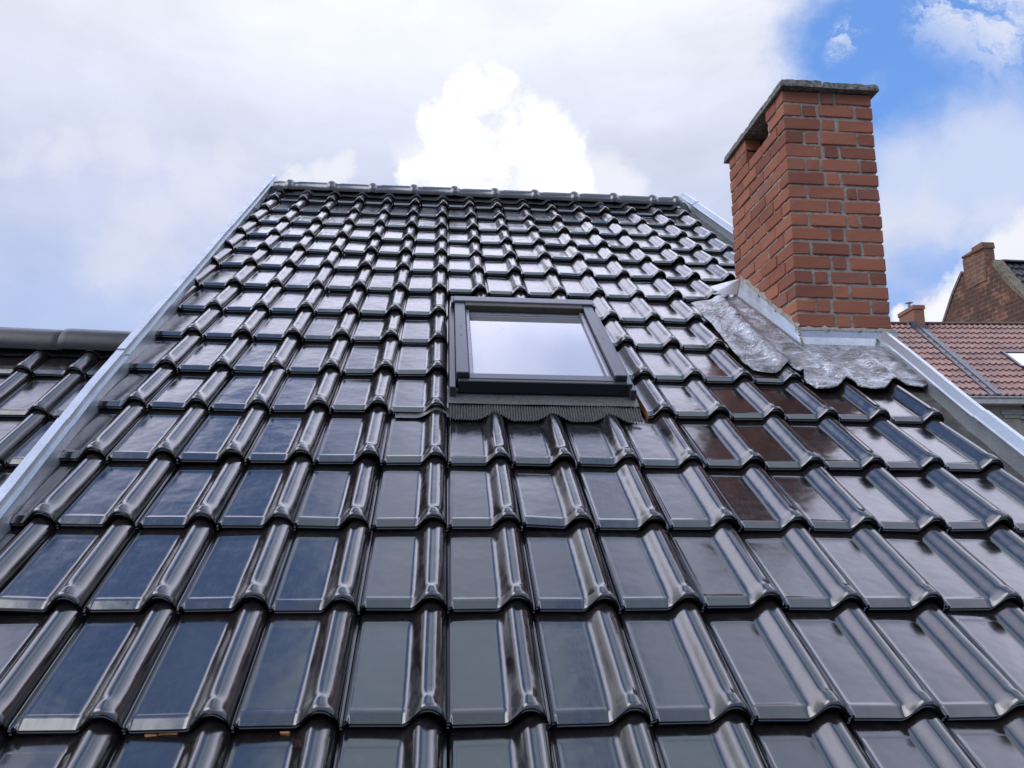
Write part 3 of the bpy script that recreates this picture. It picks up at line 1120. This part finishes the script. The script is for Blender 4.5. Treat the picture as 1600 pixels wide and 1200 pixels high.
g.build('ridge', m_plain('dull_ridge', (.13, .09, .08), .8, 0, 6, .35), TH)
# party wall flashing strip
g = Geo()
for (aa, ab, h0, h1) in ((-.16, -.03, .02, .055), (-.03, .07, .02, .085), (.07, .17, .02, .05)):
    vs = []
    for l in (-.04, LEN - .05):
        vs += [T3(aa, l, h0), T3(ab - .004, l, h0), T3(ab - .004, l, h1), T3(aa, l, h1)]
    g.add(vs, [(0, 1, 5, 4), (1, 2, 6, 5), (2, 3, 7, 6), (3, 0, 4, 7), (0, 3, 2, 1), (4, 5, 6, 7)], 0)
g.build('party_flashing', M_GREYLEAD, TH)
# chimney on the ridge
def TB(geo, a0, a1, d0, d1, z0, z1, mat=0, bev=0.0):
    geo.box((a0, d0, z0), (a1, d1, z1), mat, tf=lambda a, d, z: Rg + ER * a + ED * d + UZ * z, bev=bev)
g = Geo()
TB(g, -.115, .185, -.30, .62, -.6, .37)
tch = g.build('chimney', M_SMALLCH, TH)
g = Geo()
TB(g, -.145, .215, -.33, .65, .372, .50, bev=.012)
g.build('chimney_crown', M_SMALLCH, tch)
g = Geo()
TB(g, -.16, .23, -.35, -.302, -.32, -.14)
TB(g, -.17, -.117, -.35, .3, -.3, .02)
TB(g, -.28, -.2, -.2, .0, -.12, .06, bev=.02)
g.build('chimney_flashing', M_GREYLEAD, tch)
g = Geo()
def cyl(geo, c, r, z0, z1, mat=0, n=12, r2=None):
    r2 = r if r2 is None else r2
    a = np.linspace(0, 2 * math.pi, n + 1)[:-1]
    vs = [c + ER * r * math.cos(t) + ED * r * math.sin(t) + UZ * z0 for t in a] + [c + ER * r2 * math.cos(t) + ED * r2 * math.sin(t) + UZ * z1 for t in a]
    geo.add(vs, [(i, (i + 1) % n, n + (i + 1) % n, n + i) for i in range(n)] + [tuple(range(n)), tuple(range(n, 2 * n))], mat)
cc = Rg + ER * -.02 + ED * .12
cyl(g, cc, .035, .502, .66)
cyl(g, cc, .05, .58, .61)
cyl(g, cc, .11, .69, .70, r2=.07)
cyl(g, cc, .008, .661, .689)
g.build('cowl', M_STEEL, tch)
# skylight of the terrace house
g = Geo()
def TBR(geo, a0, a1, l0, l1, h0, h1, mat=0, bev=0.0):
    geo.box((a0, l0, h0), (a1, l1, h1), mat, tf=lambda a, l, h: T3(a, l, h), bev=bev)
TBR(g, 1.40, 1.47, 1.5, 2.5, 0, .11)
TBR(g, 2.33, 2.40, 1.5, 2.5, 0, .11)
TBR(g, 1.472, 2.328, 2.42, 2.5, 0, .11)
TBR(g, 1.472, 2.328, 1.5, 1.56, 0, .11)
tsk = g.build('skylight', M_FRAME, TH)
g = Geo()
TBR(g, 1.474, 2.326, 1.562, 2.418, .02, .085)
g.build('pane', M_GLASS, tsk)
# gutter boards and facade
def TF(geo, a0, a1, d0, d1, z0, z1, mat=0, bev=0.0):
    geo.box((a0, d0, z0), (a1, d1, z1), mat, tf=lambda a, d, z: G0 + ER * a + ED * d + UZ * z, bev=bev)
g = Geo()
TF(g, A0, .70, -.06, .24, -.20, -.055, bev=.01)
TF(g, A0, .72, -.09, .245, -.054, -.02, bev=.01)
g.build('gutter_board', M_WHITE, TH)
g = Geo()
TF(g, .74, A1, -.06, .24, -.24, -.04, bev=.02)
g.build('gutter', M_DARKGUT, TH)
g = Geo()
TF(g, A0, A1, .25, .45, -G0[2], -.06)
g.box((A0, 6.6, -G0[2]), (A1, 6.8, 0), 0, tf=lambda a, d, z: G0 + ER * a + ED * d + UZ * z)
for a in (A0, A1 - .2):
    pts = [(.451, -G0[2]), (6.599, -G0[2]), (6.599, -.15), (3.64, 2.68), (.451, .2)]
    vs = [G0 + ER * a + ED * d + UZ * z for d, z in pts] + [G0 + ER * (a + .2) + ED * d + UZ * z for d, z in pts]
    g.add(vs, [tuple(range(5)), tuple(range(5, 10))] + [(i, (i + 1) % 5, 5 + (i + 1) % 5, 5 + i) for i in range(5)], 0)
g.build('wall', M_RENDER, TH)
g = Geo()
TF(g, .20, .74, .20, .249, -.42, -.30)
TF(g, .26, .70, .22, .249, -.50, -.425)
TF(g, -.9, .06, .215, .249, -.36, -.30)
g.build('stone_band', M_STONE, TH)
g = Geo()
TF(g, .75, 1.75, .20, .249, -.46, -.28)
TF(g, .66, 1.84, .17, .249, -.53, -.465)
win = g.build('window', M_STONE, TH)
g = Geo()
TF(g, .80, 1.70, .232, .249, -1.9, -.54)
g.build('pane', M_GLASS, win)

# ------------------------------------------------------------------ far brick gable house
BH = thing('brick_house', 'old soot stained brick gable house with a stack on its gable, behind the red roof', 'house', (22.5, 24.8, 0))
XG = 20.5
g = Geo()
gp = [(30.0, 0), (30.0, 12.4), (27.64, 15.05), (26.9, 15.98), (26.2, 16.62), (24.5, 16.42), (23.9, 15.40), (23.2, 14.62), (22.4, 13.75), (20.6, 12.0), (20.6, 0)]
vs = [(XG, y, z) for y, z in gp] + [(XG + .3, y, z) for y, z in gp]
n = len(gp)
g.add(vs, [tuple(range(n)), tuple(range(n, 2 * n))] + [(i, (i + 1) % n, n + (i + 1) % n, n + i) for i in range(n)])
g.box((XG + .3, 20.6, 0), (28.0, 20.9, 12.0))
g.box((XG + .3, 29.7, 0), (28.0, 30.0, 12.3))
g.box((28.0, 20.6, 0), (28.3, 30.0, 12.0))
g.build('wall', M_GABLE, BH)
# coping along the front verge
g = Geo()
cp = [(24.55, 16.42), (24.2, 15.94), (23.9, 15.46), (23.55, 15.06), (23.2, 14.68), (22.4, 13.82), (20.6, 12.05)]
path = []
cps = []
for (a, b_) in zip(cp[:-1], cp[1:]):
    for t in np.linspace(0, 1, 7)[:-1]:
        cps.append((a[0] + (b_[0] - a[0]) * t, a[1] + (b_[1] - a[1]) * t))
for i, (y, z) in enumerate(cps):
    j = .03 * nz(y * 3, z * 3)
    path.append([(XG - .05 + j, y, z + .01), (XG + .34, y, z + .01), (XG + .34, y - .10, z + .15 + j), (XG - .05 + j, y - .10, z + .15 + j)])
g.prism(None, path, 0)
cp2 = [(26.22, 16.66), (26.9, 16.02), (27.64, 15.09), (30.0, 12.44)]
path = [[(XG - .03, y, z + .005), (XG + .34, y, z + .005), (XG + .34, y + .06, z + .10), (XG - .03, y + .06, z + .10)] for y, z in cp2]
g.prism(None, path, 0)
g.build('coping', M_COPING, BH)
# roof: rows of dark interlocking tiles
g = Geo()
ridge_p = np.array([24.5, 16.5])
slope_pts = [(24.5, 16.52), (23.9, 15.62), (23.2, 14.86), (22.4, 13.98), (20.4, 12.1)]
ll = [0]
for a, b_ in zip(slope_pts[:-1], slope_pts[1:]):
    ll.append(ll[-1] + math.dist(a, b_))
tot = ll[-1]
nr = 15
xs_ = np.linspace(XG + .345, 28.2, 180)
for r in range(nr):
    d0, d1 = tot * r / nr, tot * (r + 1) / nr
    y0, z0_ = np.interp(d0, ll, [p[0] for p in slope_pts]), np.interp(d0, ll, [p[1] for p in slope_pts])
    y1, z1_ = np.interp(d1, ll, [p[0] for p in slope_pts]), np.interp(d1, ll, [p[1] for p in slope_pts])
    wv = .04 * np.clip(np.sin(xs_ / .25 * 2 * math.pi), -.3, 1)
    A = [(x, y0 + .02, z0_ + w_ - .02) for x, w_ in zip(xs_, wv)]
    Bm = [(x, y1, z1_ + w_ + .05) for x, w_ in zip(xs_, wv)]
    C_ = [(x, y1 + .01, z1_ + w_ - .02) for x, w_ in zip(xs_, wv)]
    g.grid([A, Bm], 0, True)
    g.grid([Bm, C_], 0, False)
g.grid([[(XG + .345, 24.5, 16.5), (28.2, 24.5, 16.5)], [(XG + .345, 26.2, 16.3), (28.2, 26.2, 16.3)], [(XG + .345, 30.1, 12.3), (28.2, 30.1, 12.3)]], 0, False)
g.build('roof', M_FARTILE, BH, recalc=False)
g = Geo()
path = []
for x in np.linspace(XG + .345, 28.2, 30):
    path.append([(x, 24.5 + .13 * math.sin(t), 16.50 + .10 * math.cos(t)) for t in np.radians(np.linspace(-100, 100, 9))])
g.prism(None, path, 0, smooth=True)
g.build('ridge', M_FARTILE, BH)
g = Geo()
g.box((XG - .015, 24.93, 15.95), (XG + .42, 26.12, 17.16), bev=.02, jit=.02)
fch = g.build('chimney', M_OLDSTACK, BH)
g = Geo()
g.box((XG - .07, 24.9, 17.165), (XG + .46, 25.5, 17.42), bev=.03, jit=.02)
g.box((XG - .07, 25.505, 17.165), (XG + .46, 26.16, 17.32), bev=.05, jit=.03)
g.build('chimney_crown', M_OLDSTACK, fch)

# ------------------------------------------------------------------ ground
g = Geo()
g.grid([[(-900, -900, 0), (900, -900, 0)], [(-900, 900, 0), (900, 900, 0)]], 0, False)
gr = g.build('ground', M_GROUND)
gr['kind'] = 'structure'

# ------------------------------------------------------------------ sky
world = bpy.data.worlds.new('World')
scene.world = world
world.use_nodes = True
wt = NT(world.node_tree)
for nd in list(world.node_tree.nodes):
    world.node_tree.nodes.remove(nd)
SUN_EL, SUN_AZ = math.radians(46), math.radians(-116)
tcw = wt.n('ShaderNodeTexCoord').outputs['Generated']
d = wt.vmath('NORMALIZE', tcw)
sepd = wt.n('ShaderNodeSeparateXYZ')
wt.link(d, sepd.inputs[0])
zc = sepd.outputs[2]
sky = wt.n('ShaderNodeTexSky', sky_type='NISHITA')
sky.sun_disc = False
sky.sun_elevation = SUN_EL
sky.sun_rotation = SUN_AZ
sky.air_density = 1.0
sky.dust_density = .6
sky.ozone_density = 2.0

def dvec(az, el):
    a, e = math.radians(az), math.radians(el)
    return (math.sin(a) * math.cos(e), math.cos(a) * math.cos(e), math.sin(e))

def warp(scale, amp, detail=6, rough=.6):
    c = wt.noise(d, scale, detail, rough, color=True)
    off = wt.vmath('SUBTRACT', c, (.5, .5, .5))
    return wt.vmath('ADD', d, wt.vmath('SCALE', off, scale=amp))

def blobs(vec, lst, soft):
    """union of soft round patches: lst of (az, el, radius deg)"""
    out = None
    for az, el, r in lst:
        dist = wt.vmath('DISTANCE', vec, dvec(az, el))
        rr = math.radians(r)
        m = wt.ss(dist, rr * (1 + soft), rr * (1 - soft))
        out = m if out is None else wt.math('MAXIMUM', out, m)
    return out

K = 10.0
# high veil of cloud, brighter above the picture
veil = wt.ramp(zc, [(0.0, (.50, .55, .62)), (.12, (.52, .61, .82)), (.25, (.55, .63, .87)), (.40, (.63, .68, .88)), (.50, (.80, .84, .98)), (.595, (.96, .98, 1.07)), (.63, (2.35, 2.4, 2.85)),
                    (.67, (2.4, 2.42, 3.0)), (.74, (2.05, 2.05, 2.65)), (.82, (1.30, 1.36, 1.82)), (.89, (.90, 1.03, 1.38)), (.94, (.80, 1.00, 1.24)), (1.0, (.80, 1.00, 1.24))])
lift = wt.ss(zc, .56, .75, 1.0, 1.0)
back = wt.ss(sepd.outputs[1], -.45, .2, .62, 1.0)
n_big = wt.noise(warp(1.6, .35), 2.6, 6, .55)
mp = wt.n('ShaderNodeMapping')
wt.link(d, mp.inputs[0])
mp.inputs['Scale'].default_value = (1.0, 1.0, 3.2)
n_str = wt.noise(mp.outputs[0], 4.0, 7, .6, .3)
mod = wt.math('ADD', wt.lin(n_big, .3, .7, -.11, .08), wt.lin(n_str, .3, .7, -.08, .07))
mod = wt.math('ADD', mod, 1.0)
lum = wt.math('MULTIPLY', wt.math('MULTIPLY', lift, back), mod)
cloud = wt.vmath('SCALE', veil, scale=lum)
# blue openings
wv = warp(3.2, .30, 7, .62)
blue_m = blobs(wv, [(34.5, 30.5, 6.0), (38, 27.0, 6.0), (31.5, 26.5, 4.6), (30.0, 32, 5.0), (43, 27.5, 5), (40, 24.0, 4.5), (35, 24.0, 3.5)], .45)
blue_m = wt.math('MAXIMUM', blue_m, wt.math('MULTIPLY', blobs(wv, [(33.5, 17.5, 3.0), (30, 15.2, 2.0), (35.5, 19, 2.2)], .7), .62))
blue_m = wt.math('MAXIMUM', blue_m, wt.math('MULTIPLY', blobs(wv, [(-27, 14, 5.0), (-22, 12, 4)], .8), .20))
wv2 = warp(3.5, .13, 5, .6)
sepw = wt.n('ShaderNodeSeparateXYZ')
wt.link(wv2, sepw.inputs[0])
blue_up = blobs(wv2, [(-34, 58, 6.5), (-26, 63, 5.5), (-46, 61, 4.5), (-52, 66, 4), (-22, 57, 5.5), (-20, 53.5, 4.0), (-40, 55, 4)], .55)
blue_up = wt.math('MAXIMUM', blue_up, wt.math('MULTIPLY', blobs(wv2, [(-15, 54, 5), (-9, 50, 4.0), (17, 56, 3.5)], .8), .5))
hi = wt.ss(zc, .86, .92)
bandr = wt.ss(wt.math('ABSOLUTE', wt.math('SUBTRACT', sepw.outputs[0], .19)), .045, .015)
bandl = wt.ss(wt.math('ABSOLUTE', wt.math('SUBTRACT', sepw.outputs[0], -.26)), .15, .07)
blue_up = wt.math('MAXIMUM', blue_up, wt.math('MULTIPLY', wt.math('MULTIPLY', wt.math('MAXIMUM', bandr, bandl), hi), .9))
blue_m = wt.math('MAXIMUM', blue_m, blue_up)
backblue = wt.math('MULTIPLY', wt.ss(wt.noise(warp(2., .4), 2.2, 5, .55), .50, .62), wt.ss(sepd.outputs[1], .05, -.35))
blue_m = wt.math('MAXIMUM', blue_m, wt.math('MULTIPLY', backblue, .8))
skyc = wt.vmath('MULTIPLY', sky.outputs[0], (.17, .215, .27))
skyc = wt.mix(.75, skyc, (.16, .35, .82))
col = wt.mix(blue_m, cloud, skyc)
# wisps over the blue
mpw = wt.n('ShaderNodeMapping')
wt.link(wv, mpw.inputs[0])
mpw.inputs['Rotation'].default_value = (.2, .5, .3)
mpw.inputs['Scale'].default_value = (5, 14, 8)
wn = wt.noise(mpw.outputs[0], 1.6, 8, .66, .5)
wm = wt.math('MULTIPLY', wt.ss(wn, .44, .62), blobs(warp(5., .12), [(38.5, 31.0, 3.0), (36.5, 32.0, 2.6), (42, 31, 3), (29.3, 31.8, .9)], .6))
col = wt.mix(wt.math('MULTIPLY', wm, .8), col, (.80, .84, .96))
# cumulus
cw = warp(16.0, .075, 8, .62)
R = lambda px_: px_ / 1280 * 57.3
cum = blobs(cw, [(3.2, 31.0, 2.0), (1.2, 29.8, 1.8), (-.2, 28.6, 1.7), (4.3, 29.0, 2.7), (5.8, 28.0, 2.8), (1.4, 27.0, 3.0), (7.6, 26.6, 2.5), (4.2, 26.3, 3.4),
                 (-1.0, 25.8, 1.8), (9.0, 25.0, 1.8)], .2)
cum_soft = blobs(warp(9., .09, 7, .62), [(9.6, 25.0, 2.4), (11.6, 24.6, 2.0), (7.6, 27.4, 2.2), (-1.6, 25.8, 1.9), (13.2, 24.6, 1.5)], .55)
col = wt.mix(wt.math('MULTIPLY', cum_soft, .75), col, (.93, .94, 1.0))
shade = wt.ss(wt.noise(cw, 11.0, 6, .65), .42, .66, 0.0, .9)
cumc = wt.mix(shade, (1.10, 1.10, 1.11), (.76, .80, .92))
col = wt.mix(cum, col, cumc)
cum5 = blobs(cw, [(-10.5, 24.6, 1.0), (-9.0, 24.9, 1.1), (-7.5, 24.9, 1.2)], .45)
col = wt.mix(wt.math('MULTIPLY', cum5, .6), col, (.96, .97, 1.0))
cum2 = blobs(cw, [(33.9, 14.6, 1.9), (36.0, 15.2, 2.0), (38.5, 17.6, 2.3), (41, 18.2, 2.6), (37, 13.4, 2.5), (31.3, 14, 1.0)], .3)
col = wt.mix(wt.math('MULTIPLY', cum2, .9), col, (1.0, 1.0, 1.02))
cum3 = blobs(warp(7., .16, 7, .62), [(-17, 23.5, 2.2), (-19.5, 20.5, 2.2), (-15.5, 25, 1.6), (-21.5, 18.0, 2.0), (-25, 24.4, 1.3), (-22, 24.6, 1.5), (-28, 24.2, 1.2), (-19, 24.2, .9)], .7)
col = wt.mix(wt.math('MULTIPLY', cum3, .42), col, (.86, .87, .95))
# soft white bank over the right, under the blue
cum4 = blobs(warp(4., .22, 7, .6), [(37, 21.8, 4.0), (33, 21.0, 3.4), (41, 22.0, 4.5), (44, 18, 5)], .5)
col = wt.mix(wt.math('MULTIPLY', cum4, .65), col, (.82, .85, .95))
below = wt.ss(zc, -.01, .03)
col = wt.mix(below, (.12, .12, .12), col)
bg = wt.n('ShaderNodeBackground')
wt.link(wt.vmath('SCALE', col, scale=K), bg.inputs[0])
bg.inputs[1].default_value = .1
out = wt.n('ShaderNodeOutputWorld')
wt.link(bg.outputs[0], out.inputs[0])

# sun, softened by the cloud
sl = bpy.data.lights.new('sun', 'SUN')
sl.energy = 1.0
sl.angle = math.radians(40)
sl.color = (1.0, .97, .93)
so = bpy.data.objects.new('sun', sl)
COL.objects.link(so)
sd = Vector(dvec(-116, 46))
so.rotation_euler = sd.to_track_quat('Z', 'Y').to_euler()

# ------------------------------------------------------------------ camera
cam = bpy.data.cameras.new('camera')
co = bpy.data.objects.new('camera', cam)
COL.objects.link(co)
Rw = Matrix(((0.9960193654619184, -0.08906202456616456, 0.0036096823091775823), (-0.021035061786002153, -0.1954960131298047, 0.9804564521154713),
             (-0.08661956938530609, -0.9766295431894969, -0.1965912401374187)))
mw = Rw.transposed().to_4x4()
mw.translation = Vector((0.84903894, -1.82598246, 6.35616813))
co.matrix_world = mw
cam.sensor_width = 36.0
cam.lens = 36.0 * 1280 / 1600
cam.clip_start = .05
cam.clip_end = 3000
scene.camera = co

scene.view_settings.view_transform = 'Standard'
scene.view_settings.look = 'None'
scene.view_settings.exposure = 0
scene.view_settings.gamma = 1
scene.render.film_transparent = False
scene.cycles.max_bounces = 4
world.cycles.sampling_method = 'MANUAL'
world.cycles.sample_map_resolution = 256
